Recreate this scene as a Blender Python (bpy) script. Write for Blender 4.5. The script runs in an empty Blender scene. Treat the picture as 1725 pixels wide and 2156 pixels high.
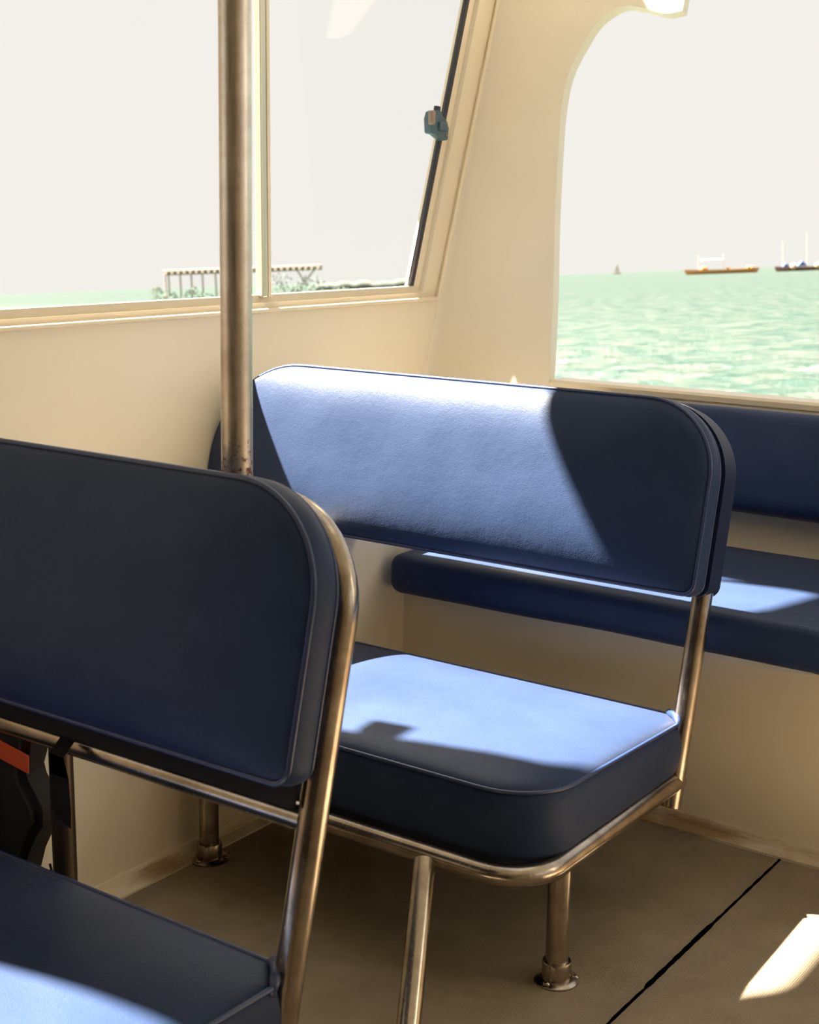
import bpy, bmesh, math, random
from mathutils import Vector, Matrix, noise

# ------------------------------------------------------------------ camera, world, sun, exposure
SC = bpy.context.scene
COL = SC.collection
R_ = Vector((0.81453122, 0.57999015, 0.01226021))
U_ = Vector((-0.12858924, 0.15990033, 0.97872197))
F_ = Vector((-0.56568869, 0.79877613, -0.2048243))
CAM = Vector((0.0, 0.0, 1.2))
cd = bpy.data.cameras.new('camera'); cam = bpy.data.objects.new('camera', cd); COL.objects.link(cam)
cd.sensor_fit = 'VERTICAL'; cd.sensor_height = 36.0; cd.lens = 36.0 * 2994.0 / 2156.0
cd.clip_end = 20000; cd.clip_start = 0.02
m = Matrix.Identity(4)
for i in range(3):
    m[i][0] = R_[i]; m[i][1] = U_[i]; m[i][2] = -F_[i]; m[i][3] = CAM[i]
cam.matrix_world = m
cd.dof.use_dof = True; cd.dof.focus_distance = 2.5; cd.dof.aperture_fstop = 9.0
SC.camera = cam

SUN_DIR = Vector((0.74, 0.14, -1.0)).normalized()          # the way the light travels
sd = bpy.data.lights.new('sun', 'SUN'); sd.energy = 68.0; sd.angle = math.radians(1.0); sd.color = (1.0, 0.90, 0.76)
sun = bpy.data.objects.new('sun', sd); COL.objects.link(sun)
sun.rotation_euler = SUN_DIR.to_track_quat('-Z', 'Y').to_euler(); sun.location = (-6, 0, 8)
W = bpy.data.worlds.new('world'); SC.world = W; W.use_nodes = True
bg = W.node_tree.nodes['Background']; bg.inputs[0].default_value = (0.935, 0.90, 0.85, 1); bg.inputs[1].default_value = 0.97
SC.view_settings.view_transform = 'Standard'; SC.view_settings.look = 'None'
SC.view_settings.exposure = 0.0; SC.view_settings.gamma = 1.0; SC.view_settings.use_curve_mapping = False
try:
    SC.cycles.max_bounces = 10; SC.cycles.diffuse_bounces = 6; SC.cycles.transparent_max_bounces = 12
except Exception: pass

# ------------------------------------------------------------------ materials
def mat(name, col, rough=0.5, metal=0.0, **kw):
    M = bpy.data.materials.new(name); M.use_nodes = True
    b = M.node_tree.nodes['Principled BSDF']
    b.inputs['Base Color'].default_value = (*col, 1); b.inputs['Roughness'].default_value = rough
    b.inputs['Metallic'].default_value = metal
    for k, v in kw.items(): b.inputs[k.replace('_', ' ')].default_value = v
    return M
def N(M, t, **kw):
    n = M.node_tree.nodes.new(t)
    for k, v in kw.items(): setattr(n, k, v)
    return n
def L(M, a, b): M.node_tree.links.new(a, b)
def bsdf(M): return M.node_tree.nodes['Principled BSDF']
def noise_node(M, scale, detail=3, rough=0.5, stretch=None):
    tc = N(M, 'ShaderNodeTexCoord'); n = N(M, 'ShaderNodeTexNoise')
    n.inputs['Scale'].default_value = scale; n.inputs['Detail'].default_value = detail; n.inputs['Roughness'].default_value = rough
    if stretch:
        mp = N(M, 'ShaderNodeMapping'); mp.inputs['Scale'].default_value = stretch
        L(M, tc.outputs['Object'], mp.inputs[0]); L(M, mp.outputs[0], n.inputs['Vector'])
    else: L(M, tc.outputs['Object'], n.inputs['Vector'])
    return n
def ramp(M, src, c0, c1, p0=0.3, p1=0.7):
    r = N(M, 'ShaderNodeValToRGB'); r.color_ramp.elements[0].position = p0; r.color_ramp.elements[1].position = p1
    r.color_ramp.elements[0].color = (*c0, 1); r.color_ramp.elements[1].color = (*c1, 1)
    L(M, src, r.inputs[0]); return r
def bump(M, src, strength, dist, prev=None):
    b = N(M, 'ShaderNodeBump'); b.inputs['Strength'].default_value = strength; b.inputs['Distance'].default_value = dist
    L(M, src, b.inputs['Height'])
    if prev: L(M, prev.outputs[0], b.inputs['Normal'])
    L(M, b.outputs[0], bsdf(M).inputs['Normal']); return b

def vinyl(name, c0, c1, worn=(0.1, 0.14, 0.24)):
    M = mat(name, c0, 0.5)
    n1 = noise_node(M, 5, 4, 0.6); r = ramp(M, n1.outputs[0], c0, c1, 0.35, 0.7)
    L(M, r.outputs[0], bsdf(M).inputs['Base Color'])
    v = N(M, 'ShaderNodeTexVoronoi'); v.feature = 'DISTANCE_TO_EDGE'; v.inputs['Scale'].default_value = 260
    tc = N(M, 'ShaderNodeTexCoord'); L(M, tc.outputs['Object'], v.inputs['Vector'])
    b1 = bump(M, v.outputs['Distance'], 0.25, 0.001)
    n2 = noise_node(M, 28, 6, 0.7); bump(M, n2.outputs[0], 0.25, 0.004, b1)
    bsdf(M).inputs['Specular IOR Level'].default_value = 0.2
    bsdf(M).inputs['Sheen Weight'].default_value = 0.055; bsdf(M).inputs['Sheen Roughness'].default_value = 0.45
    bsdf(M).inputs['Sheen Tint'].default_value = (1.0, 0.93, 0.9, 1)
    return M
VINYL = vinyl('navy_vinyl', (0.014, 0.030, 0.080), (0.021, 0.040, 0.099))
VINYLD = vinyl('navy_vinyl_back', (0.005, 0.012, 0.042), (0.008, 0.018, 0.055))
PIPE = mat('navy_piping', (0.015, 0.035, 0.12), 0.38); bsdf(PIPE).inputs['Specular IOR Level'].default_value = 0.7

def chrome(name, rust=False):
    M = mat(name, (0.66, 0.60, 0.52), 0.2, 1.0); hi = .1 if rust else 0.0
    n = noise_node(M, 40, 3, 0.6, (6, 6, 0.15)); r = N(M, 'ShaderNodeMapRange')
    r.inputs[3].default_value = 0.13 + hi; r.inputs[4].default_value = 0.34 + 2 * hi
    L(M, n.outputs[0], r.inputs[0]); L(M, r.outputs[0], bsdf(M).inputs['Roughness'])
    n2 = noise_node(M, 9, 5, 0.7); cr = ramp(M, n2.outputs[0], (0.30 + 2.6 * hi, 0.24 + 2.4 * hi, 0.18 + 2.2 * hi), (0.52 + 2.8 * hi, 0.45 + 2.8 * hi, 0.37 + 2.8 * hi), 0.35, 0.6)
    L(M, cr.outputs[0], bsdf(M).inputs['Base Color'])
    if rust:
        tc = N(M, 'ShaderNodeTexCoord'); s = N(M, 'ShaderNodeSeparateXYZ'); L(M, tc.outputs['Object'], s.inputs[0])
        mr = N(M, 'ShaderNodeMapRange'); mr.inputs[1].default_value = 0.0; mr.inputs[2].default_value = 0.10
        mr.inputs[3].default_value = 0.30; mr.inputs[4].default_value = 0.0; L(M, s.outputs[2], mr.inputs[0])
        n3 = noise_node(M, 110, 4, 0.7); ad = N(M, 'ShaderNodeMath', operation='ADD'); L(M, n3.outputs[0], ad.inputs[0]); L(M, mr.outputs[0], ad.inputs[1])
        st = N(M, 'ShaderNodeMapRange'); st.inputs[1].default_value = 0.70; st.inputs[2].default_value = 0.80; L(M, ad.outputs[0], st.inputs[0])
        mx = N(M, 'ShaderNodeMix', data_type='RGBA'); L(M, st.outputs[0], mx.inputs[0]); L(M, cr.outputs[0], mx.inputs[6]); mx.inputs[7].default_value = (0.16, 0.06, 0.02, 1)
        L(M, mx.outputs[2], bsdf(M).inputs['Base Color'])
        iv = N(M, 'ShaderNodeMath', operation='SUBTRACT'); iv.inputs[0].default_value = 1.0; L(M, st.outputs[0], iv.inputs[1]); L(M, iv.outputs[0], bsdf(M).inputs['Metallic'])
    return M
CHROME = chrome('worn_chrome'); CHROMER = chrome('worn_chrome_rusty', True)

def gelcoat(name, c0, c1, rough=0.38):
    M = mat(name, c0, rough)
    n = noise_node(M, 2.2, 4, 0.55); r = ramp(M, n.outputs[0], c0, c1, 0.3, 0.7)
    L(M, r.outputs[0], bsdf(M).inputs['Base Color'])
    n2 = noise_node(M, 160, 2); bump(M, n2.outputs[0], 0.06, 0.002)
    return M
WALL = gelcoat('cream_gelcoat', (0.84, 0.745, 0.58), (0.87, 0.79, 0.64))
TRIM = gelcoat('cream_trim', (0.84, 0.72, 0.52), (0.86, 0.75, 0.57), 0.3)
DARKW = mat('dark_bulkhead', (0.05, 0.035, 0.022), 0.7)
CEIL = gelcoat('white_headliner', (0.80, 0.76, 0.68), (0.83, 0.79, 0.71), 0.6)
COVE = mat('cove_stained', (0.8, 0.7, 0.52), 0.45)
n = noise_node(COVE, 4, 4, 0.6, (1, 1, 6)); r = ramp(COVE, n.outputs[0], (0.42, 0.29, 0.16), (0.82, 0.72, 0.54), 0.34, 0.50); L(COVE, r.outputs[0], bsdf(COVE).inputs['Base Color'])

MATM = mat('woven_floor_mat', (0.4, 0.34, 0.27), 0.75)
n = noise_node(MATM, 7, 5, 0.6); r = ramp(MATM, n.outputs[0], (0.27, 0.21, 0.14), (0.36, 0.29, 0.20), 0.3, 0.7)
L(MATM, r.outputs[0], bsdf(MATM).inputs['Base Color'])
tc = N(MATM, 'ShaderNodeTexCoord'); wv = N(MATM, 'ShaderNodeTexWave'); wv.inputs['Scale'].default_value = 90; wv.inputs['Distortion'].default_value = 0.4
L(MATM, tc.outputs['Object'], wv.inputs['Vector'])
wv2 = N(MATM, 'ShaderNodeTexWave', bands_direction='Y'); wv2.inputs['Scale'].default_value = 90; L(MATM, tc.outputs['Object'], wv2.inputs['Vector'])
mm = N(MATM, 'ShaderNodeMath', operation='MULTIPLY'); L(MATM, wv.outputs['Fac'], mm.inputs[0]); L(MATM, wv2.outputs['Fac'], mm.inputs[1]); bump(MATM, mm.outputs[0], 0.6, 0.002)
SEAM = mat('dark_seam', (0.035, 0.02, 0.01), 0.8)
RUBBER = mat('black_gasket', (0.03, 0.03, 0.045), 0.5)
BLACK = mat('black_fabric', (0.009, 0.007, 0.006), 0.8)
ORANGE = mat('orange_reflector', (0.85, 0.11, 0.03), 0.5)
LATCHM = mat('blue_grey_latch', (0.07, 0.13, 0.16), 0.35, 0.2)
LATCHG = mat('tan_latch_grip', (0.30, 0.22, 0.16), 0.45)
ALU = mat('aluminium_mullion', (0.60, 0.58, 0.46), 0.3, 0.6)
DARKST = mat('dark_steel', (0.10, 0.075, 0.05), 0.35, 0.8)  # darker brown metal, used for the support leg only
BOARDW = mat('white_board', (0.8, 0.78, 0.72), 0.5)

GLASS = bpy.data.materials.new('salt_hazed_glass'); GLASS.use_nodes = True
nt = GLASS.node_tree; nt.nodes.clear()
out = nt.nodes.new('ShaderNodeOutputMaterial'); tr = nt.nodes.new('ShaderNodeBsdfTransparent'); tr.inputs[0].default_value = (0.99, 0.995, 0.99, 1)
gl = nt.nodes.new('ShaderNodeBsdfGlossy'); gl.inputs['Roughness'].default_value = 0.02
tl = nt.nodes.new('ShaderNodeBsdfTranslucent'); tl.inputs[0].default_value = (0.95, 0.97, 1.0, 1)
tcg = nt.nodes.new('ShaderNodeTexCoord'); ng = nt.nodes.new('ShaderNodeTexNoise'); ng.inputs['Scale'].default_value = 3; nt.links.new(tcg.outputs['Object'], ng.inputs['Vector'])
mrg = nt.nodes.new('ShaderNodeMapRange'); mrg.inputs[3].default_value = 0.000; mrg.inputs[4].default_value = 0.001; nt.links.new(ng.outputs[0], mrg.inputs[0])
m1 = nt.nodes.new('ShaderNodeMixShader'); nt.links.new(mrg.outputs[0], m1.inputs[0]); nt.links.new(tr.outputs[0], m1.inputs[1]); nt.links.new(tl.outputs[0], m1.inputs[2])
m2 = nt.nodes.new('ShaderNodeMixShader'); m2.inputs[0].default_value = 0.012; nt.links.new(m1.outputs[0], m2.inputs[1]); nt.links.new(gl.outputs[0], m2.inputs[2])
nt.links.new(m2.outputs[0], out.inputs[0])

SEA = mat('turquoise_sea', (0.02, 0.06, 0.04), 0.25)
n = noise_node(SEA, 0.9, 5, 0.65, (1, 1, 1)); r = ramp(SEA, n.outputs[0], (0.006, 0.036, 0.024), (0.055, 0.070, 0.054), 0.42, 0.62)  # whitish patches in the colour stand in for sky reflected on the ripples
L(SEA, r.outputs[0], bsdf(SEA).inputs['Base Color'])
n2 = noise_node(SEA, 3.0, 6, 0.65); bump(SEA, n2.outputs[0], 0.7, 0.3)
CONC = mat('pale_concrete', (0.42, 0.34, 0.28), 0.9)
FOL = mat('coastal_foliage', (0.06, 0.10, 0.07), 0.9)
FOL2 = mat('palm_leaves', (0.12, 0.15, 0.10), 0.9)
SHORE = mat('far_shore', (0.05, 0.06, 0.05), 0.9)
HULLO = mat('orange_hull', (0.55, 0.22, 0.06), 0.6)
HULLB = mat('brown_hull', (0.22, 0.10, 0.07), 0.6)
CANV = mat('white_canvas', (0.7, 0.7, 0.7), 0.6)
TARP = mat('blue_tarp', (0.05, 0.10, 0.32), 0.6)
BUOY = mat('pale_buoy', (0.5, 0.32, 0.2), 0.5)
MASTM = mat('weathered_mast', (0.60, 0.46, 0.38), 0.7)
SAIL = mat('grey_sail', (0.55, 0.46, 0.42), 0.8)

# ------------------------------------------------------------------ helpers
def obj(name, bm_or_me, material, parent=None, smooth=False, loc=None, kind=None, label=None, autosm=None):
    if isinstance(bm_or_me, bmesh.types.BMesh):
        me = bpy.data.meshes.new(name); bmesh.ops.recalc_face_normals(bm_or_me, faces=bm_or_me.faces[:]); bm_or_me.to_mesh(me); bm_or_me.free()
    else: me = bm_or_me
    me.materials.clear(); me.materials.append(material)
    if smooth: me.polygons.foreach_set('use_smooth', [True] * len(me.polygons))
    if autosm: me.set_sharp_from_angle(angle=math.radians(autosm))
    o = bpy.data.objects.new(name, me); COL.objects.link(o)
    if loc is not None: o.location = loc
    if parent is not None: o.parent = parent
    if kind: o['kind'] = kind
    if label: o['label'] = label
    return o
def thing(name, label, cat, loc=(0, 0, 0), rot=(0, 0, 0), group=None, kind=None):
    o = bpy.data.objects.new(name, None); COL.objects.link(o); o.location = loc; o.rotation_euler = rot; o.empty_display_size = 0.1
    if label: o['label'] = label
    if cat: o['category'] = cat
    if group: o['group'] = group
    if kind: o['kind'] = kind
    return o
def tag(o, label, cat, group=None):
    o['label'] = label; o['category'] = cat
    if group: o['group'] = group
    return o
def box(bm, x0, x1, y0, y1, z0, z1):
    v = [bm.verts.new((x, y, z)) for x in (x0, x1) for y in (y0, y1) for z in (z0, z1)]
    for f in ((0, 1, 3, 2), (4, 6, 7, 5), (0, 4, 5, 1), (2, 3, 7, 6), (0, 2, 6, 4), (1, 5, 7, 3)): bm.faces.new([v[i] for i in f])
def rbox(x0, x1, y0, y1, z0, z1, rad, seg=4):
    bm = bmesh.new(); box(bm, x0, x1, y0, y1, z0, z1)
    bmesh.ops.recalc_face_normals(bm, faces=bm.faces[:])
    bmesh.ops.bevel(bm, geom=bm.edges[:], offset=rad, segments=seg, profile=0.5, affect='EDGES')
    return bm
def fillet(pts, rads, seg=8, closed=False):
    """rounds the corners of a polyline of Vectors"""
    out = []; n = len(pts)
    for i, p in enumerate(pts):
        p = Vector(p)
        if (not closed and i in (0, n - 1)) or rads[i] <= 0: out.append(p); continue
        a = Vector(pts[i - 1]); b = Vector(pts[(i + 1) % n]); da = (a - p).normalized(); db = (b - p).normalized()
        ang = da.angle(db); t = rads[i] / math.tan(ang / 2)
        p0 = p + da * t; p1 = p + db * t; c = p + (da + db).normalized() * (rads[i] / math.sin(ang / 2))
        v0 = p0 - c; v1 = p1 - c; tot = v0.angle(v1); ax = v0.cross(v1).normalized()
        for k in range(seg + 1): out.append(c + Matrix.Rotation(tot * k / seg, 3, ax) @ v0)
    return out
def tube(bm, pts, rad, seg=16, closed=False, cap=True):
    pts = [Vector(p) for p in pts]; q = [pts[0]]
    for p in pts[1:]:
        if (p - q[-1]).length > 1e-5: q.append(p)
    pts = q
    if closed and (pts[0] - pts[-1]).length < 1e-5: pts.pop()
    n = len(pts); rings = []; up = None
    for i, p in enumerate(pts):
        if closed: t = (pts[(i + 1) % n] - pts[i - 1]).normalized()
        else: t = ((pts[i + 1] - p) if i == 0 else (p - pts[i - 1]) if i == n - 1 else (pts[i + 1] - pts[i - 1])).normalized()
        if up is None:
            up = t.orthogonal().normalized()
            for ax in (Vector((0, 0, 1)), Vector((0, 1, 0))):
                if abs(t.dot(ax)) < 0.7: up = (ax - t * t.dot(ax)).normalized(); break
        else: up = (up - t * up.dot(t)).normalized()
        s = t.cross(up); r = rad[i] if isinstance(rad, (list, tuple)) else rad
        rings.append([bm.verts.new(p + (up * math.cos(2 * math.pi * k / seg) + s * math.sin(2 * math.pi * k / seg)) * r) for k in range(seg)])
    m_ = n if closed else n - 1
    for i in range(m_):
        a = rings[i]; b = rings[(i + 1) % n]
        for k in range(seg): bm.faces.new((a[k], a[(k + 1) % seg], b[(k + 1) % seg], b[k]))
    if cap and not closed: bm.faces.new(rings[0][::-1]); bm.faces.new(rings[-1])
def T(pts, rad, **kw):
    bm = bmesh.new(); tube(bm, pts, rad, **kw); return bm
def lathe(bm, prof, c, seg=28):
    rings = []
    for r, z in prof: rings.append([bm.verts.new((c[0] + r * math.cos(2 * math.pi * k / seg), c[1] + r * math.sin(2 * math.pi * k / seg), c[2] + z)) for k in range(seg)])
    for a, b in zip(rings, rings[1:]):
        for k in range(seg): bm.faces.new((a[k], a[(k + 1) % seg], b[(k + 1) % seg], b[k]))
    bm.faces.new(rings[0][::-1]); bm.faces.new(rings[-1])
def plate(loops, thick, M3, bevel=0.0):
    """flat plate with holes: loops of 2D points, extruded, then mapped by the 4x4 matrix M3 (local x, y, z=thickness 0..thick)"""
    cu = bpy.data.curves.new('c', 'CURVE'); cu.dimensions = '2D'; cu.fill_mode = 'BOTH'; cu.extrude = thick / 2 - bevel
    cu.bevel_depth = bevel; cu.bevel_resolution = 3; cu.offset = -bevel
    for lp in loops:
        s = cu.splines.new('POLY'); s.points.add(len(lp) - 1); s.use_cyclic_u = True
        for i, p in enumerate(lp): s.points[i].co = (p[0], p[1], 0, 1)
    o = bpy.data.objects.new('c', cu); COL.objects.link(o)
    dg = bpy.context.evaluated_depsgraph_get(); dg.update()
    me = bpy.data.meshes.new_from_object(o.evaluated_get(dg))
    bpy.data.objects.remove(o); bpy.data.curves.remove(cu)
    bm = bmesh.new(); bm.from_mesh(me); bpy.data.meshes.remove(me)
    bmesh.ops.remove_doubles(bm, verts=bm.verts[:], dist=1e-5)
    bmesh.ops.translate(bm, verts=bm.verts[:], vec=(0, 0, thick / 2)); bmesh.ops.transform(bm, matrix=M3, verts=bm.verts[:])
    return bm
def YZ(x):      # local (a, b, t) -> world (x + t, a, b)
    return Matrix(((0, 0, 1, x), (1, 0, 0, 0), (0, 1, 0, 0), (0, 0, 0, 1)))
def fil2(pts, rads, seg=6):
    return [(p.x, p.y) for p in fillet([Vector((a, b, 0)) for a, b in pts], rads, seg, True)]

def cushion(outline, h, crown=0.02, edge=0.01, bulge=0.006, rings=12, frame=None, sag=0.0, creases=0.0, seed=0, tfun=None):
    """upholstered pad: closed 2D outline, sides of height h, domed top; frame maps (a, b, t) to 3D"""
    frame = frame or (lambda a, b, t: Vector((a, b, t)))
    n = len(outline); cx = sum(p[0] for p in outline) / n; cy = sum(p[1] for p in outline) / n
    xs = [p[0] for p in outline]; ys = [p[1] for p in outline]
    cx = (min(xs) + max(xs)) / 2; cy = (min(ys) + max(ys)) / 2; hx = (max(xs) - min(xs)) / 2; hy = (max(ys) - min(ys)) / 2
    bm = bmesh.new(); prev = None
    levels = []
    for k in range(7):
        t = k / 6; levels.append((1 - 0.0 , bulge * math.sin(math.pi * t) - (edge * 0.6 if k == 0 else 0), h * t))
    def offs(p, d):
        vx, vy = (p[0] - cx), (p[1] - cy)
        return (p[0] + d * max(-1, min(1, vx / hx * 1.4)), p[1] + d * max(-1, min(1, vy / hy * 1.4)))
    ringv = []
    for _, d, z in levels:
        ringv.append([bm.verts.new(frame(*offs(p, d), z)) for p in outline])
    def top(a, b):
        u = (a - cx) / hx; v = (b - cy) / hy
        e = (1 - abs(u) ** 6) * (1 - abs(v) ** 3.2); e = max(0.0, e)
        z = h + crown * e ** 0.7
        if creases: z += creases * e * (noise.noise(Vector((a * 5 + seed, b * 5, seed))) + 0.5 * noise.noise(Vector((a * 14 + seed, b * 11, seed))))
        if tfun: z += tfun(a, b, u, v) * e
        return z
    # concentric rings pulled to the middle segment of the pad
    ml = max(0.0, hx - hy)
    for k in range(1, rings + 1):
        s = 1 - k / rings; s = s if k < rings else 0.0
        ring = []
        for p in outline:
            tx = cx + max(-ml, min(ml, p[0] - cx)); ty = cy
            a = tx + (p[0] - tx) * s; b = ty + (p[1] - ty) * s
            ring.append(bm.verts.new(frame(a, b, top(a, b))))
        ringv.append(ring)
    for a, b in zip(ringv, ringv[1:]):
        for k in range(n): bm.faces.new((a[k], a[(k + 1) % n], b[(k + 1) % n], b[k]))
    bm.faces.new(ringv[0][::-1])
    bmesh.ops.remove_doubles(bm, verts=bm.verts[:], dist=0.0004)
    loop = [frame(*p, h) for p in outline]
    return bm, loop
def dense(pts, step=0.02):
    out = []
    n = len(pts)
    for i in range(n):
        a = Vector((*pts[i], 0)); b = Vector((*pts[(i + 1) % n], 0)); k = max(1, int((b - a).length / step))
        for j in range(k): p = a.lerp(b, j / k); out.append((p.x, p.y))
    return out

# ------------------------------------------------------------------ the cabin
def struct(name, bm, m_, parent=None, **kw):
    return obj(name, bm, m_, parent, kind=None if parent is not None else 'structure', **kw)
XW = -2.15            # window wall, upper part
XL = -1.79            # hull liner, lower part
bm = bmesh.new(); box(bm, XW - 0.05, 2.3, -3.0, 3.3, -0.12, -0.004); struct('floor', bm, TRIM)
SX = -0.874
bm = rbox(-1.762, SX - 0.0015, -3.0, 2.475, -0.003, 0.003, 0.0012, 2); tag(obj('floor_mat', bm, MATM), 'brown woven floor mat panel in shade under the benches, left of the dark seam', 'floor mat')
bm = rbox(SX + 0.0015, 2.0, -3.0, 2.472, -0.003, 0.003, 0.0012, 2); tag(obj('floor_mat', bm, MATM), 'tan woven floor mat panel crossed by bright sunlight, right of the dark seam', 'floor mat')
# ragged caulk in the seam
bm = bmesh.new(); random.seed(4); y = -3.0; A = []; 
while y < 2.474:
    w = 0.0018 + 0.0018 * random.random() + (0.0022 if 1.9 < y < 2.15 else 0); A.append((y, w)); y += 0.012
A.append((2.474, 0.004))
lv = [bm.verts.new((SX - w, y, 0.0036)) for y, w in A]; rv = [bm.verts.new((SX + w * 0.8, y, 0.0036)) for y, w in A]
for i in range(len(A) - 1): bm.faces.new((lv[i], rv[i], rv[i + 1], lv[i + 1]))
bmesh.ops.solidify(bm, geom=bm.faces[:], thickness=0.003)
struct('trim_1', bm, SEAM, label='dark ragged seam between the two floor mats')

# left wall: lower liner, ledge, upper panel with windows
def wallwin():
    main = fil2([(1.615, .985), (3.138, .985), (3.425, 1.83), (2.52, 1.83), (2.46, 2.235), (2.25, 2.17), (2.10, 2.035), (1.74, 2.035), (1.625, 1.9), (1.60, 1.5)], [.03, .01, .03, .02, .02, .05, .1, .08, .05, .1])  # unseen stepped top edge, shaped to place the sun patches inside
    near = fil2([(-.25, .985), (.80, .985), (.80, 2.035), (-.25, 2.035)], [.05, .05, .12, .1])
    back = fil2([(-2.7, .985), (-1.05, .985), (-1.05, 2.035), (-2.7, 2.035)], [.05] * 4)
    return main, near, back
main, near, back = wallwin()
outer = [(-3.0, .56), (3.06, .56), (3.62, 2.32), (-3.0, 2.32)]
bm = plate([outer, main, near], 0.05, YZ(XW - 0.05)); 
box(bm, XW - 0.05, XL + .006, -3.0, 3.05, .545, .575)                       # ledge
box(bm, XL - 0.03, XL, -3.0, 3.05, -0.01, .56)                       # lower liner
struct('wall_left', bm, WALL)
# back (transom side) wall: leaning panel, low bulwark + pillar curling into the roof
def leanY(z, c0=2.91): return c0 + .32 * z
th = math.atan(.32); ct = math.cos(th)
def LEAN(c0):   # local (a=x, b=along the lean, t=outward y)
    return Matrix(((1, 0, 0, 0), (0, math.sin(th), ct, c0), (0, ct, -math.sin(th), 0), (0, 0, 0, 1)))
def zb(z): return z / ct
edge = [(-1.790, .785), (-1.825, 1.0), (-1.862, 1.19), (-1.893, 1.38), (-1.905, 1.48), (-1.903, 1.565), (-1.876, 1.64), (-1.842, 1.697), (-1.786, 1.728), (-1.730, 1.722), (-1.66, 1.702), (-1.612, 1.706)]
sm = []
for i in range(len(edge) - 1):
    p0 = edge[max(0, i - 1)]; p1 = edge[i]; p2 = edge[i + 1]; p3 = edge[min(len(edge) - 1, i + 2)]
    for k in range(6):
        t = k / 6; sm.append(tuple(0.5 * ((2 * p1[j]) + (-p0[j] + p2[j]) * t + (2 * p0[j] - 5 * p1[j] + 4 * p2[j] - p3[j]) * t * t + (-p0[j] + 3 * p1[j] - 3 * p2[j] + p3[j]) * t ** 3) for j in (0, 1)))
sm.append(edge[-1])
pl = [(XW - .05, .0), (2.25, .0), (2.25, .785)] + sm + [(-1.612, 2.28), (XW - .05, 2.28)]
pl = [(a, zb(b)) for a, b in pl]
bm = plate([pl], 0.03, LEAN(2.88)); 
struct('wall_back', bm, WALL, smooth=True, autosm=35)
bm = bmesh.new()
prof = [(-.012, -.012), (-.012, 0.0), (-.006, .006), (.062, .006), (.068, 0.0), (.068, -.02)]
for x in (-1.782, 2.25):
    vs = [bm.verts.new((x, 2.88 + .32 * .79 + a, .79 + b)) for a, b in prof]
    if x < 0: v0 = vs
for i in range(len(prof)): j = (i + 1) % len(prof); bm.faces.new((v0[i], v0[j], vs[j], vs[i]))
bm.faces.new(v0); bm.faces.new(vs[::-1]); struct('trim_2', bm, TRIM, label='cream cap rail along the top of the low back wall')
bm = bmesh.new(); rows = []
for i in range(18):
    z = .576 + (2.258 - .576) * i / 17; yc = 2.88 + .32 * z; a = Vector((XW + .0005, yc - .038)); b = Vector((XW, yc)); c = Vector((XW + .17, yc - .0005)); row = []
    for k in range(11):
        t = k / 10; p = a * (1 - t) ** 2 + b * 2 * t * (1 - t) + c * t * t; row.append(bm.verts.new((p.x, p.y, z)))
    rows.append(row)
for r0, r1 in zip(rows, rows[1:]):
    for k in range(10): bm.faces.new((r0[k], r0[k + 1], r1[k + 1], r1[k]))
struct('trim_3', bm, WALL, smooth=True, label='smooth moulded corner between the window wall and the back pillar')
# right wall of the cabin, mirror of the left, outside the frame but it shades and reflects
bm = plate([[(-3.0, 0), (3.06, 0), (3.62, 2.32), (-3.0, 2.32)], fil2([(1.1, .985), (3.1, .985), (3.36, 2.0), (1.1, 2.0)], [.05] * 4)], 0.05, YZ(2.25))
struct('wall_right', bm, WALL)
bm = bmesh.new(); box(bm, XW - .05, 2.3, -3.06, -3.0, -.01, 2.33); struct('wall_front', bm, DARKW)  # unseen wall, added and kept dark to cut fill light
bm = plate([[(XW - .05, -3.0), (2.3, -3.0), (2.3, 3.05), (XW - .05, 3.05)], fil2([(-2.08, 1.5), (-.5, 1.5), (-.5, 2.4), (-2.08, 2.4)], [.08] * 4)], .07, Matrix.Translation((0, 0, 2.26))); box(bm, XW - .85, XW - .05, 2.52, 3.5, 2.27, 2.33); struct('ceiling', bm, CEIL)  # added hatch hole for bounce light; added outboard slab shades the back pillar
# coves where mat meets the walls
def cove(name, a, b, nrm, lab):
    bm = bmesh.new(); pr = [(0, -.002), (.034, -.002), (.034, .007), (.012, .013), (.006, .03), (0, .03)]
    r0 = [bm.verts.new((a[0] + nrm[0] * p, a[1] + nrm[1] * p, q)) for p, q in pr]; r1 = [bm.verts.new((b[0] + nrm[0] * p, b[1] + nrm[1] * p, q)) for p, q in pr]
    for i in range(6): j = (i + 1) % 6; bm.faces.new((r0[i], r0[j], r1[j], r1[i]))
    bm.faces.new(r0); bm.faces.new(r1[::-1]); return struct(name, bm, COVE, label=lab)
cove('baseboard_left', (XL, -3.0), (XL, 2.52), (1, 0), 'cream stained cove along the foot of the left wall')
cove('baseboard_back', (XL, 2.51), (2.25, 2.51), (0, -1), 'cream stained cove along the foot of the bench base')

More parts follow.
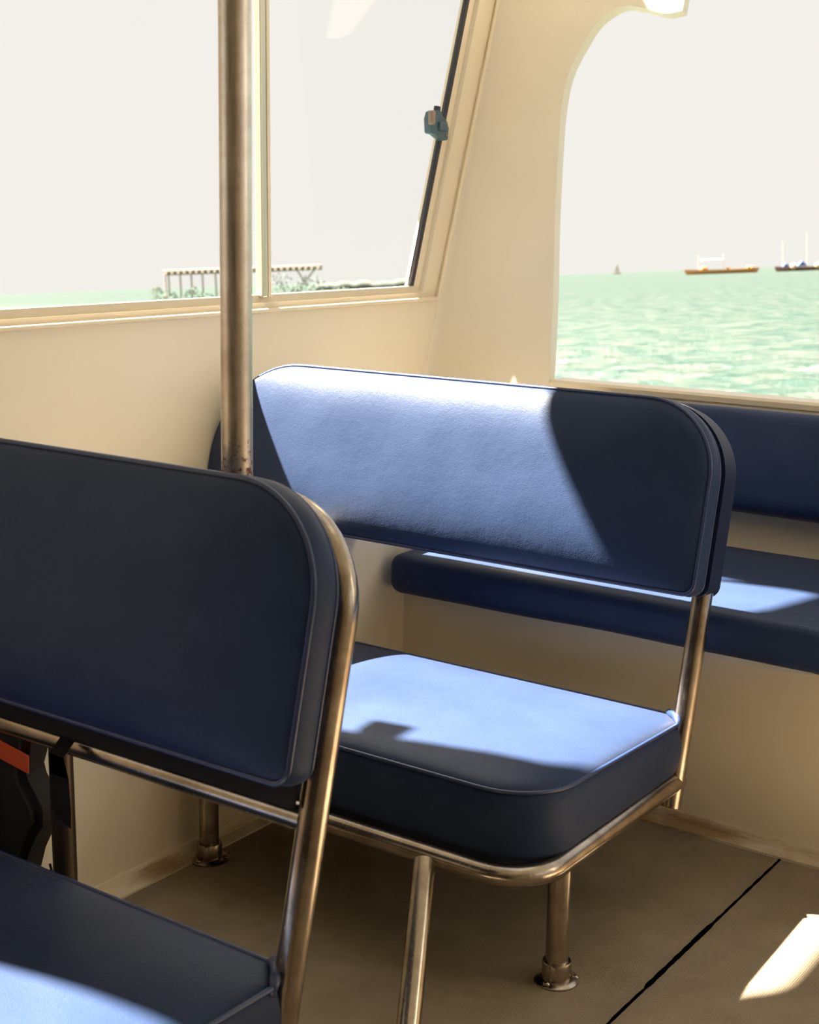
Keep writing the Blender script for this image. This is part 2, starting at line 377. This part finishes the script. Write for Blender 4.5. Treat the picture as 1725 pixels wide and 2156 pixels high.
# ------------------------------------------------------------------ windows
def ring(pts_o, pts_i, x0, thick, bevel=0.0): return plate([pts_o, pts_i], thick, YZ(x0), bevel)
w1 = thing('window_1', 'large cabin window with raked right end, two panes and a latch', None, (0, 0, 0), kind='structure')
inner = fil2([(1.655, 1.017), (3.052, 1.017), (3.305, 1.80), (2.50, 1.80), (2.43, 2.21), (2.27, 2.15), (2.10, 2.005), (1.75, 2.005), (1.655, 1.88), (1.64, 1.5)], [.03, .008, .03, .02, .02, .05, .1, .08, .05, .1])
mid_ = fil2([(1.635, 1.000), (3.082, 1.000), (3.345, 1.815), (2.51, 1.815), (2.445, 2.22), (2.26, 2.16), (2.10, 2.02), (1.745, 2.02), (1.64, 1.89), (1.62, 1.5)], [.03, .008, .03, .02, .02, .05, .1, .08, .05, .1])
outw = fil2([(1.605, .983), (3.140, .983), (3.43, 1.84), (2.53, 1.84), (2.47, 2.243), (2.245, 2.18), (2.10, 2.045), (1.73, 2.045), (1.615, 1.91), (1.59, 1.5)], [.03, .01, .03, .02, .02, .05, .1, .08, .05, .1])
obj('frame', ring(mid_, inner, -2.185, .022), TRIM, w1)
obj('outer_frame', ring(outw, mid_, -2.185, .036), TRIM, w1)
bm = T([Vector((XW + .010, a, b)) for a, b in outw], .0052, seg=8, closed=True); obj('bead', bm, TRIM, w1, smooth=True)
g = bmesh.new(); box(g, -2.178, -2.174, 0, 0, 0, 0); g.free()
def pane(lp, x): return plate([lp], .004, YZ(x))
obj('pane', pane([(1.60, .99), (2.455, .99), (2.455, 2.22), (2.26, 2.165), (2.1, 2.03), (1.72, 2.03), (1.61, 1.9), (1.58, 1.5)], -2.176), GLASS, w1)
obj('pane', pane([(2.42, .99), (3.06, .99), (3.36, 1.82), (2.5, 1.82), (2.42, 1.82)], -2.182), GLASS, w1)
# gasket along the raked end
bm = plate([[(3.043, 1.018), (3.056, 1.018), (3.307, 1.79), (3.294, 1.79)]], .012, YZ(-2.172)); obj('gasket', bm, RUBBER, w1, label='dark rubber gasket along the raked end')
# mullion: two stiles
bm = rbox(-2.172, -2.150, 2.452, 2.470, 1.012, 2.13, .003, 2); mu = obj('mullion', bm, ALU, w1)
bm = rbox(-2.170, -2.158, 2.4715, 2.4775, 1.012, 1.83, .001, 1); obj('mullion_gasket', bm, RUBBER, mu)
bm = rbox(-2.172, -2.156, 2.4785, 2.490, 1.012, 1.83, .002, 2); obj('mullion', bm, TRIM, w1)
def latch(y0, z0, parent, x=-2.150):
    k = [(.028, -.004), (.024, -.034), (.006, -.036), (-.016, -.028), (-.030, -.022), (-.052, -.020), (-.056, .016), (-.048, .034), (-.034, .038), (-.010, .038), (-.002, .026), (.018, .014)]
    bm = plate([fil2([(y0 + a, z0 + b_) for a, b_ in k], [.006] * len(k), 3)], .024, YZ(x - .008), .003)
    L_ = obj('window_latch', bm, LATCHM, parent, smooth=True, autosm=40, label='small blue-grey latch on the raked edge')
    obj('latch_grip', rbox(x + .008, x + .022, y0 - .060, y0 - .042, z0 + .000, z0 + .036, .005, 3), LATCHG, L_, smooth=True, autosm=40)
    obj('latch_lever', rbox(x + .012, x + .024, y0 - .024, y0 + .012, z0 - .012, z0 + .010, .005, 3), LATCHM, L_, smooth=True, autosm=40)
    obj('latch_button', T([(x + .006, y0 - .018, z0 + .030), (x + .006, y0 - .014, z0 + .048)], .009, seg=12), RUBBER, L_, smooth=True, autosm=40)
    for zz in (-.022, .006): obj('screw', T([(x + .012, y0 + .014, z0 + zz), (x + .018, y0 + .014, z0 + zz)], .004, seg=10), CHROME, L_, smooth=True, autosm=40)
latch(3.143, 1.424, w1)
# unseen latch added at the near end to cast the shadow on the seat
def latch_near(y0, z0, parent, x=-2.150):
    L_ = obj('window_latch', rbox(x - .010, x + .016, y0 - .02, y0 + .045, z0 - .022, z0 + .018, .008, 3), LATCHM, parent)
    obj('latch_grip', rbox(x + .000, x + .026, y0 + .02, y0 + .078, z0 - .045, z0 + .045, .009, 3), LATCHM, L_)
latch_near(1.63, 1.43, w1)

for nm, lp in (('window_2', near),):
    ys = [p[0] for p in lp]; zs = [p[1] for p in lp]
    w = thing(nm, None, None, kind='structure')
    cy, cz = (min(ys) + max(ys)) / 2, (min(zs) + max(zs)) / 2
    inn = [(cy + (a - cy) * .955, cz + (b - cz) * .94) for a, b in lp]
    obj('frame', ring(lp, inn, -2.185, .03), TRIM, w); obj('pane', pane(inn, -2.176), GLASS, w)

# ------------------------------------------------------------------ chrome pole
PX, PY = -1.187, 1.302
o = obj('grab_pole', T([(0, 0, 0), (.014, 0, 1.405)], .0196, seg=32), CHROMER, None, smooth=True, autosm=40, loc=(PX, PY, .862))
tag(o, 'vertical steel grab pole with rust spots rising from the back frame of the near bench', 'pole')
bm = bmesh.new(); lathe(bm, [(.0245, 0), (.0245, .004), (.0205, .009)], (0, 0, -.001)); obj('weld_collar', bm, CHROMER, o, smooth=True, autosm=40)

# ------------------------------------------------------------------ benches
RT = .0185
LEANB = .24
def make_bench(label, crossbar_z, mid_leg):
    """root at the right rear post; local x to the left is negative; y along the depth"""
    b = thing('bench_seat', label, 'bench'); near_one = mid_leg
    XR, XLft, YF, YB, ZR = 0.0, -.765, -.508, 0.0, .209
    # seat frame: left rail - front rail - right rail
    fr = fillet([(XLft, YB, ZR), (XLft, YF, ZR), (XR, YF, ZR), (XR, YB + .012, ZR)], [0, .06, .085, 0], 10)
    obj('seat_frame', T(fr, RT, seg=20), CHROME, b, smooth=True, autosm=50)
    # back frame: inverted U leaning back
    def P(x, z): return Vector((x, (z - ZR) * LEANB, z))
    zt = .853
    ux = -1.118
    pts = fillet([P(XR, .165), P(XR, zt), P(ux, zt), P(ux, .577)], [0, .125, .16, 0], 12)
    obj('back_frame', T(pts, RT, seg=20), CHROME, b, smooth=True, autosm=50)
    obj('crossbar', T([P(ux + .01 if crossbar_z > .54 else -.74, crossbar_z), P(XR - .01, crossbar_z)], .0165, seg=16), CHROME, b, smooth=True, autosm=50)
    # legs
    def leg(x, y, top=.204, tx=0, ty=0):
        lg = obj('leg', T([(x, y, .006), (x + tx, y + ty, top)], .0185, seg=20), CHROME, b, smooth=True, autosm=50)
        bm = bmesh.new(); lathe(bm, [(.037, .003), (.037, .006), (.034, .0085), (.024, .010), (.0235, .036), (.0225, .038), (.019, .038)], (x, y, 0)); fl = obj('flange', bm, CHROME, lg, smooth=True, autosm=35)
        for a in (.5, 2.6, 4.7):
            bm = bmesh.new(); lathe(bm, [(.0055, .009), (.0055, .0115), (.003, .0135)], (x + .0305 * math.cos(a), y + .0305 * math.sin(a), 0), 10); obj('screw', bm, CHROME, fl, smooth=True, autosm=50)
    leg(-.006, -.402); leg(-.074, -.722, tx=-.108, ty=.200); leg(-.749, -.415)
    if mid_leg: 
        obj('support_leg', T([(-.447, .075, .004), (-.447, .075, crossbar_z)], .0165, seg=16), DARKST, b, smooth=True, autosm=50)
    # seat cushion
    ol = dense([(p.x, p.y) for p in fillet([Vector((-.757, .035, 0)), Vector((-.757, -.492, 0)), Vector((.004, -.492, 0)), Vector((.004, -.006, 0)), Vector((-.03, .035, 0))], [.02, .03, .105, .008, .01], 10, True)], .018)
    bmc, lp = cushion(ol, .103, crown=.020, bulge=.007, rings=16, frame=lambda a, c, t: Vector((a, c, .2165 + t * (1 + .17 * min(1, max(0, -c / .49))))), creases=.0025, seed=3.1)
    sc = obj('seat_cushion', bmc, VINYL, b, smooth=True)
    obj('piping', T(lp, .0036, seg=8, closed=True), PIPE, sc, smooth=True)
    tab = bmesh.new(); tube(tab, [(-.034, .036, .322), (-.012, .018, .325), (.003, -.004, .324), (.006, -.012, .312)], [.007, .008, .0065, .004], seg=10)
    obj('piping_end', tab, PIPE, sc, smooth=True)
    # back cushion, front face towards -y
    up = Vector((0, LEANB, 1)).normalized(); nr = Vector((0, -1, LEANB)).normalized()
    base = P(0, .547 if mid_leg else .537)
    hz = .338
    def bf(a, c, t): return Vector((a, 0, 0)) + base + up * c + nr * (t + RT + .013)
    o2 = fillet([Vector((-1.150, 0, 0)), Vector((.014, 0, 0)), Vector((.014, hz, 0)), Vector((-1.150, hz, 0))], [.03, .022, .135, .22], 14, True)
    o2 = dense([(p.x, p.y) for p in o2], .018)
    # the face falls away towards the top and bottom
    bmb, lb = cushion(o2, .046, crown=.036, bulge=.004, rings=16, frame=bf, creases=.002, seed=7.7)
    bc = obj('back_cushion', bmb, VINYL, b, smooth=True)
    obj('piping', T(lb, .0038, seg=8, closed=True), PIPE, bc, smooth=True)
    lb2 = [bf(p[0], p[1], .004) for p in o2]
    obj('piping', T(lb2, .003, seg=8, closed=True), PIPE, bc, smooth=True)
    # rear panel wrapping over the tube
    o3 = [(p[0] * 1.0 - .002, p[1] * .995) for p in o2]
    cxm = (-1.150 + .014) / 2; cym = hz / 2
    o3 = [(cxm + (p[0] - cxm) * (.985 if near_one else 1.014), cym + (p[1] - cym) * (.965 if near_one else 1.01)) for p in o2]
    bm = bmesh.new()
    def bk(a, c, t): return Vector((a, 0, 0)) + base + up * c + nr * t
    lv = []
    for t, s in ((RT + .012, 1.0), (RT + .002, 1.0), (-.010, .992 if near_one else 1.0), (-RT - .003, .975 if near_one else 1.0)):
        lv.append([bm.verts.new(bk(cxm + (p[0] - cxm) * s, cym + (p[1] - cym) * s, t)) for p in o3])
    for A_, B_ in zip(lv, lv[1:]):
        for k in range(len(o3)): bm.faces.new((A_[k], A_[(k + 1) % len(o3)], B_[(k + 1) % len(o3)], B_[k]))
    bm.faces.new(lv[0][::-1]); bm.faces.new(lv[-1])
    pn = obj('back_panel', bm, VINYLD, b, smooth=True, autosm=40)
    if near_one:  # thin black strip closing the gap between pad and crossbar
        bm = bmesh.new(); v = [bm.verts.new(bk(a, c, t)) for a in (-1.11, -.012) for c in (-.036, .03) for t in (RT + .002, RT + .010)]
        for f in ((0, 1, 3, 2), (4, 6, 7, 5), (0, 4, 5, 1), (2, 3, 7, 6), (0, 2, 6, 4), (1, 5, 7, 3)): bm.faces.new([v[i] for i in f])
        obj('gap_strip', bm, BLACK, pn)
    return b
mid_bench = make_bench('navy vinyl bench with chrome legs in the middle, its seat and backrest in bright sunlight', .552, False)
mid_bench.location = (-.995, 2.238, 0)
near_bench = make_bench('navy vinyl bench at the left front, its dark backrest in shade below the steel pole', .499, True)
near_bench.location = (-.995, 1.145, 0)
mid_bench['group'] = near_bench['group'] = 'navy vinyl benches in rows'

# ------------------------------------------------------------------ built-in bench along the back wall
ab = thing('wall_bench', 'built-in cream bench with long navy seat and back cushions under the right opening', 'bench', (0, 2.51, 0))
def shift(bm, v): bmesh.ops.translate(bm, verts=bm.verts[:], vec=v); return bm
bm = bmesh.new(); box(bm, XL - .01, 2.24, 2.51, 2.98, .001, .386); o = obj('base', shift(bm, (0, -2.51, 0)), WALL, ab)
def long_cushion(name, x0, x1, d0, d1, z0, z1, rad, fr, wav=0.0):
    bm = rbox(x0, x1, d0, d1, z0, z1, rad, 5)
    bmesh.ops.subdivide_edges(bm, edges=[e for e in bm.edges if abs(e.verts[0].co.x - e.verts[1].co.x) > .5], cuts=60, use_grid_fill=True)
    for v in bm.verts:
        c = v.co
        k = noise.noise(Vector((c.x * 4, 1.3, 0))) * wav
        if c.z < (z0 + z1) / 2: c.z += k * .9
        c.y += noise.noise(Vector((c.x * 3, c.z * 6, 5))) * wav * .7
        v.co = fr(c)
    return obj(name, bm, VINYL, ab, smooth=True, autosm=60)
s1 = long_cushion('seat_cushion', -1.775, 2.1, 2.425, 2.985, .392, .478, .026, lambda c: Vector((c.x, c.y - 2.51, c.z)), .006)
def lf(c):      # c.y = distance off the leaning wall face (negative: inwards), c.z = height up the lean
    q = LEAN(2.876) @ Vector((c.x, c.z, c.y, 1)); return Vector((q.x, q.y - 2.51, q.z))
s2 = long_cushion('back_cushion', -1.66, 2.1, -.105, -.003, zb(.535), zb(.758), .036, lf, .004)
obj('piping', T([lf(Vector((-1.62 + .1 * i, -.010, zb(.763)))) for i in range(37)], .0035, seg=8), PIPE, s2, smooth=True)
bm = bmesh.new(); random.seed(2)
tp = []; bt = []
for i in range(16):
    t = i / 15; x = -1.06 + .24 * t; h = .0015 + .008 * math.sin(math.pi * t) ** .8
    tp.append(bm.verts.new((x, -.079, .397))); bt.append(bm.verts.new((x, -.081, .396 - h)))
for i in range(15): bm.faces.new((tp[i], tp[i + 1], bt[i + 1], bt[i]))
bmesh.ops.solidify(bm, geom=bm.faces[:], thickness=.002)
obj('loose_lining', bm, BOARDW, ab, label='white lining peeping out under the seat cushion')

# ------------------------------------------------------------------ things hanging from the near bench
lj = thing('life_jacket', 'black life jacket with an orange stripe hanging under the near backrest', 'life jacket', (-1.635, 1.215, .30))
def hang(x0, pts, thick, y0):
    bm = bmesh.new(); f = []; bk = []
    for a, b in pts: f.append(bm.verts.new((a - x0, y0, b - .30))); bk.append(bm.verts.new((a - x0, y0 + thick, b - .30)))
    bm.faces.new(f); bm.faces.new(bk[::-1]); n_ = len(pts)
    for i in range(n_): bm.faces.new((f[i], bk[i], bk[(i + 1) % n_], f[(i + 1) % n_]))
    bmesh.ops.recalc_face_normals(bm, faces=bm.faces[:]); bmesh.ops.bevel(bm, geom=[e for e in bm.edges if abs(e.verts[0].co.y - e.verts[1].co.y) < 1e-5], offset=min(.012, thick * .3), segments=3, affect='EDGES')
    return bm
pts = [(-1.72, .54), (-1.46, .52), (-1.442, .497), (-1.436, .475), (-1.440, .45), (-1.450, .425), (-1.447, .415), (-1.43, .395), (-1.418, .378), (-1.418, .352), (-1.432, .335), (-1.452, .30), (-1.47, .25), (-1.72, .25)]
obj('vest', hang(-1.56, pts, .055, 0.0), BLACK, lj, smooth=True, autosm=40)
obj('reflective_stripe', hang(-1.56, [(-1.70, .502), (-1.425, .460), (-1.427, .433), (-1.70, .472)], .003, -.004), ORANGE, lj, label='orange stripe')
obj('cord', T([(.155, .01, -.0), (.162, .01, -.02), (.160, .01, -.05)], .002, seg=6), BLACK, lj)
# strap over the crossbar
bm = bmesh.new(); path = [(-1.398, 1.170, .42), (-1.399, 1.172, .47), (-1.400, 1.176, .52), (-1.402, 1.200, .535), (-1.400, 1.222, .51), (-1.398, 1.222, .45)]
path = [(-1.372, 1.168, .408), (-1.383, 1.172, .430), (-1.392, 1.178, .47), (-1.397, 1.178, .52), (-1.398, 1.200, .537), (-1.397, 1.224, .51), (-1.395, 1.224, .44)]
path = [(a + .012, b - .012, c_ + (.004 if c_ < .5 else -.018)) for a, b, c_ in path[:5]]
rows = []
for i, p in enumerate(path):
    hw = .021 if i < 3 else .016; rows.append([bm.verts.new((p[0] - hw + (.0 if i else -.0), p[1], p[2] + (.010 if i == 0 else 0))), bm.verts.new((p[0] + hw * (.4 if i == 0 else .75), p[1], p[2]))])
for a, b in zip(rows, rows[1:]): bm.faces.new((a[0], a[1], b[1], b[0]))
bmesh.ops.solidify(bm, geom=bm.faces[:], thickness=.003)
tag(obj('strap', bm, BLACK), 'black webbing strap draped over the crossbar beside the life jacket', 'strap')

# ------------------------------------------------------------------ sea and what stands in it (its own level: the boat heels)
NS = Vector((-0.06426896, 0.0083591, 0.9978976)).normalized()
HS = 2.2
fw = Vector((-.5777, .8163, 0)); FX = (fw - NS * fw.dot(NS)).normalized(); RX = FX.cross(NS).normalized()
SM = Matrix.Identity(4)
for i in range(3): SM[i][0] = RX[i]; SM[i][1] = FX[i]; SM[i][2] = NS[i]; SM[i][3] = (CAM - NS * HS)[i]
bm = bmesh.new(); rad = [4.0]
while rad[-1] < 9000: rad.append(rad[-1] * (1.012 if rad[-1] < 220 else 1.06))
NA = 420; prev = None
def wave(x, y, r):
    k = max(0.0, 1 - r / 260.0)
    if k <= 0: return 0.0
    return k * (.10 * noise.noise(Vector((x * .35 + y * .2, y * .55, 0))) + .07 * noise.noise(Vector((x * .8, y * 1.3, 3))) + .035 * noise.noise(Vector((x * 2.1, y * 3.0, 7))))
for r in rad:
    row = []
    for k in range(NA + 1):
        a = math.radians(-75 + 150 * k / NA); x = r * math.sin(a); y = r * math.cos(a); row.append(bm.verts.new((x, y, wave(x, y, r))))
    if prev:
        for k in range(NA): bm.faces.new((prev[k], row[k], row[k + 1], prev[k + 1]))
    prev = row
sea = obj('sea', bm, SEA, None, smooth=True); sea.matrix_world = SM; sea['kind'] = 'stuff'; tag(sea, 'turquoise rippled sea beyond the cabin reaching to the hazy horizon', 'sea')

def seaspot(px, D):     # position in the sea frame for a bearing given in the photograph and a distance
    d = R_ * ((px - 862.5) / 2994.0) + F_ + U_ * ((1078 - (603 - (px - 400) * .0358)) / 2994.0)
    a = Vector((d.dot(RX), d.dot(FX), 0)); return a / a.y * D
def seathing(name, label, cat, px, D, group=None):
    o = thing(name, label, cat, group=group); p = seaspot(px, D); o.matrix_world = SM @ Matrix.Translation(p); return o, D * 1.04 / 2994.0
def hull(l, w, h, sheer=.25):
    bm = bmesh.new(); secs = []
    for i in range(13):
        t = -1 + 2 * i / 12; ww = w / 2 * (1 - abs(t) ** 2.6 * .92); zz = h * (1 + sheer * t * t); x = t * l / 2
        secs.append([bm.verts.new(p) for p in ((x, -ww, zz), (x * .97, -ww * .8, zz * .35), (x * .92, -ww * .35, -.2), (x * .92, ww * .35, -.2), (x * .97, ww * .8, zz * .35), (x, ww, zz), (x, 0, zz - .05 * h))])
    for a, b in zip(secs, secs[1:]):
        for k in range(7): bm.faces.new((a[k], a[(k + 1) % 7], b[(k + 1) % 7], b[k]))
    bm.faces.new(secs[0]); bm.faces.new(secs[-1][::-1]); return bm
def sphere(bm, c, r): 
    g = bmesh.ops.create_icosphere(bm, subdivisions=2, radius=r); bmesh.ops.translate(bm, verts=g['verts'], vec=c)

# canopied boat
bt_, u = seathing('canopy_boat', 'low orange boat with a thin white canopy on two poles near the horizon', 'boat', 1520, 600)
obj('hull', hull(150 * u, 24 * u, 8 * u), HULLO, bt_)
obj('canopy', shift(rbox(-18 * u, 24 * u, -6 * u, 6 * u, 26 * u, 29 * u, .2, 2), (-22 * u, 0, 0)), CANV, bt_)
for x in (-46, 4): obj('pole', T([(x * u, 0, 5 * u), (x * u, 0, 38 * u)], .5 * u, seg=8), MASTM, bt_)
for x, r in ((-38, 7.5), (-33, 6), (12, 4), (52, 5), (60, 4)):
    bm = bmesh.new(); sphere(bm, (x * u, -4 * u, 10 * u), r * u * .8); obj('cargo', bm, HULLO, bt_, smooth=True)
# tarp boat
bt2, u = seathing('work_boat', 'brown work boat with blue tarpaulins and two masts at the right edge of the sea', 'boat', 1705, 600)
obj('hull', hull(140 * u, 26 * u, 8 * u), HULLB, bt2)
for x, s in ((-16, 10), (-48, 6)):
    bm = bmesh.new(); v = []
    for a, z in ((-s, 9), (-s * .6, 13), (0, 10 + s * .9), (s * .7, 13), (s, 9)): v.append([bm.verts.new((x * u + a * u, y * u, z * u)) for y in (-7, 7)])
    for a, b in zip(v, v[1:]): bm.faces.new((a[0], a[1], b[1], b[0]))
    bm.faces.new([q[0] for q in v]); bm.faces.new([q[1] for q in v][::-1]); bm.faces.new((v[0][0], v[-1][0], v[-1][1], v[0][1])); obj('tarpaulin', bm, TARP, bt2)
for x, h in ((-53, 60), (-5, 76), (40, 62)): obj('mast', T([(x * u, 0, 6 * u), (x * u, 0, h * u)], .55 * u, seg=8), MASTM, bt2)
for x in (-34, 14, 40):
    bm = bmesh.new(); sphere(bm, (x * u, -10 * u, 9 * u), 6.5 * u); obj('fender', bm, BUOY, bt2, smooth=True)
# sail boat
sb, u = seathing('sailing_boat', 'tiny grey sailing boat far out on the horizon, left of the orange boat', 'sailing boat', 1300, 1500)
obj('hull', hull(16 * u, 4 * u, 2.5 * u), SAIL, sb)
bm = bmesh.new(); v = [bm.verts.new(p) for p in ((-7 * u, 0, 3 * u), (5 * u, 0, 3 * u), (1 * u, 0, 20 * u), (-6 * u, .6 * u, 3 * u), (4 * u, .6 * u, 3 * u), (1 * u, .6 * u, 20 * u))]
for f in ((0, 1, 2), (5, 4, 3), (0, 3, 4, 1), (1, 4, 5, 2), (2, 5, 3, 0)): bm.faces.new([v[i] for i in f])
obj('sail', bm, SAIL, sb)

# pier with a flat roof, seen through the glass
pr, u = seathing('pier', 'pale flat-roofed pier on columns seen hazily through the cabin window', 'pier', 512, 185)
obj('roof', shift(rbox(-152 * u, 158 * u, -40 * u, 40 * u, 68 * u, 73 * u, .1, 2), (0, 0, -4 * u)), CONC, pr)
for i in range(26):
    x = -148 + i * 12; obj('roof_beam', shift(rbox(x * u, (x + 5) * u, -42 * u, 42 * u, 59 * u, 64.5 * u, .05, 1), (0, 0, 0)), CONC, pr)
for x in (-150, -143, -120, -98, -76, -50, -20, 15, 50): obj('column', T([(x * u, -30 * u, -8 * u), (x * u, -30 * u, 60 * u)], 1.8 * u, seg=10), CONC, pr)
obj('strut', T([(90 * u, -30 * u, -5 * u), (146 * u, -30 * u, 60 * u)][::1], 1.6 * u, seg=8), CONC, pr)
obj('strut', T([(150 * u, -30 * u, -5 * u), (112 * u, -30 * u, 60 * u)], 1.6 * u, seg=8), CONC, pr)
obj('deck', rbox(-190 * u, 180 * u, -44 * u, 60 * u, -30 * u, -5 * u, .1, 1), CONC, pr)
random.seed(11)
def bush(px, D, w, h, lab, nm='shrub', m_=FOL):
    o, u = seathing(nm, lab, 'shrub', px, D)
    bm = bmesh.new(); s = px
    for i in range(260):
        a = random.uniform(-1, 1); hh = h * (1 - a * a * .7) * random.uniform(.2, 1.0)
        c = Vector((a * w * u, random.uniform(-10, 10) * u, hh * u)); r = random.uniform(1.6, 3.4) * u
        d1 = Vector((random.uniform(-1, 1), random.uniform(-1, 1), random.uniform(-1, 1))).normalized() * r; d2 = d1.orthogonal().normalized() * r * .6
        bm.faces.new([bm.verts.new(c - d1), bm.verts.new(c + d2), bm.verts.new(c + d1), bm.verts.new(c - d2)])
    obj('foliage', bm, m_, o); obj('trunk', T([(0, 0, -6 * u), (0, 0, h * .6 * u)], 1.0 * u, seg=6), MASTM, o)
for px, w, h, lab in ((412, 40, 12, 'low green shrub at the foot of the pier columns left of the pole'), (350, 34, 10, 'thin pale green shrub left of the pier, just above the window sill'),
                      (590, 44, 22, 'green shrub in front of the pier, right of the window mullion'), (655, 44, 20, 'tall green shrub under the sloping end of the pier'), (720, 50, 8, 'low green shrub right of the pier')):
    bush(px, 160, w, h * 2.2 + 12, lab)
pm, u = seathing('palm_tree', 'hazy palm tree with drooping fronds left of the pier', 'palm tree', 328, 165)
obj('trunk', T([(0, 0, -8 * u), (1 * u, 0, 40 * u)], 1.2 * u, seg=8), MASTM, pm)
for k in range(11):
    a = 2 * math.pi * k / 11; bm = bmesh.new(); c = []
    for i in range(7):
        t = i / 6; rr = 17 * t * u; c.append((Vector((1 * u + rr * math.cos(a), rr * math.sin(a) * .8, (41 + 6 * t - 22 * t * t) * u)), (2.0 * (1 - t) + .3) * u))
    q = [(bm.verts.new(p + Vector((-math.sin(a), math.cos(a), 0)) * w_), bm.verts.new(p - Vector((-math.sin(a), math.cos(a), 0)) * w_)) for p, w_ in c]
    for e, f in zip(q, q[1:]): bm.faces.new((e[0], e[1], f[1], f[0]))
    bmesh.ops.solidify(bm, geom=bm.faces[:], thickness=.02); obj('frond', bm, FOL2, pm)
# low shore beyond the pier
bm = bmesh.new(); A_ = []; prev = None
cs, u = seathing('shoreline', 'low pale green shoreline beyond the pier behind the window', 'shore', 780, 420)
for i in range(41):
    t = i / 40; x = (-110 + 230 * t) * u; h = (12 + 8 * abs(noise.noise(Vector((t * 6, 2, 0)))) * 1.6 + 2 * noise.noise(Vector((t * 25, 0, 0)))) * u * min(1, 6 * (1 - t) + .1) 
    row = [bm.verts.new((x, -12 * u, -.5)), bm.verts.new((x, -6 * u, h * .6)), bm.verts.new((x, 0, h)), bm.verts.new((x, 20 * u, -.5))]
    if prev:
        for k in range(3): bm.faces.new((prev[k], row[k], row[k + 1], prev[k + 1]))
        bm.faces.new((prev[3], row[3], row[0], prev[0]))
    prev = row
obj('bank', bm, SHORE, cs, smooth=True)
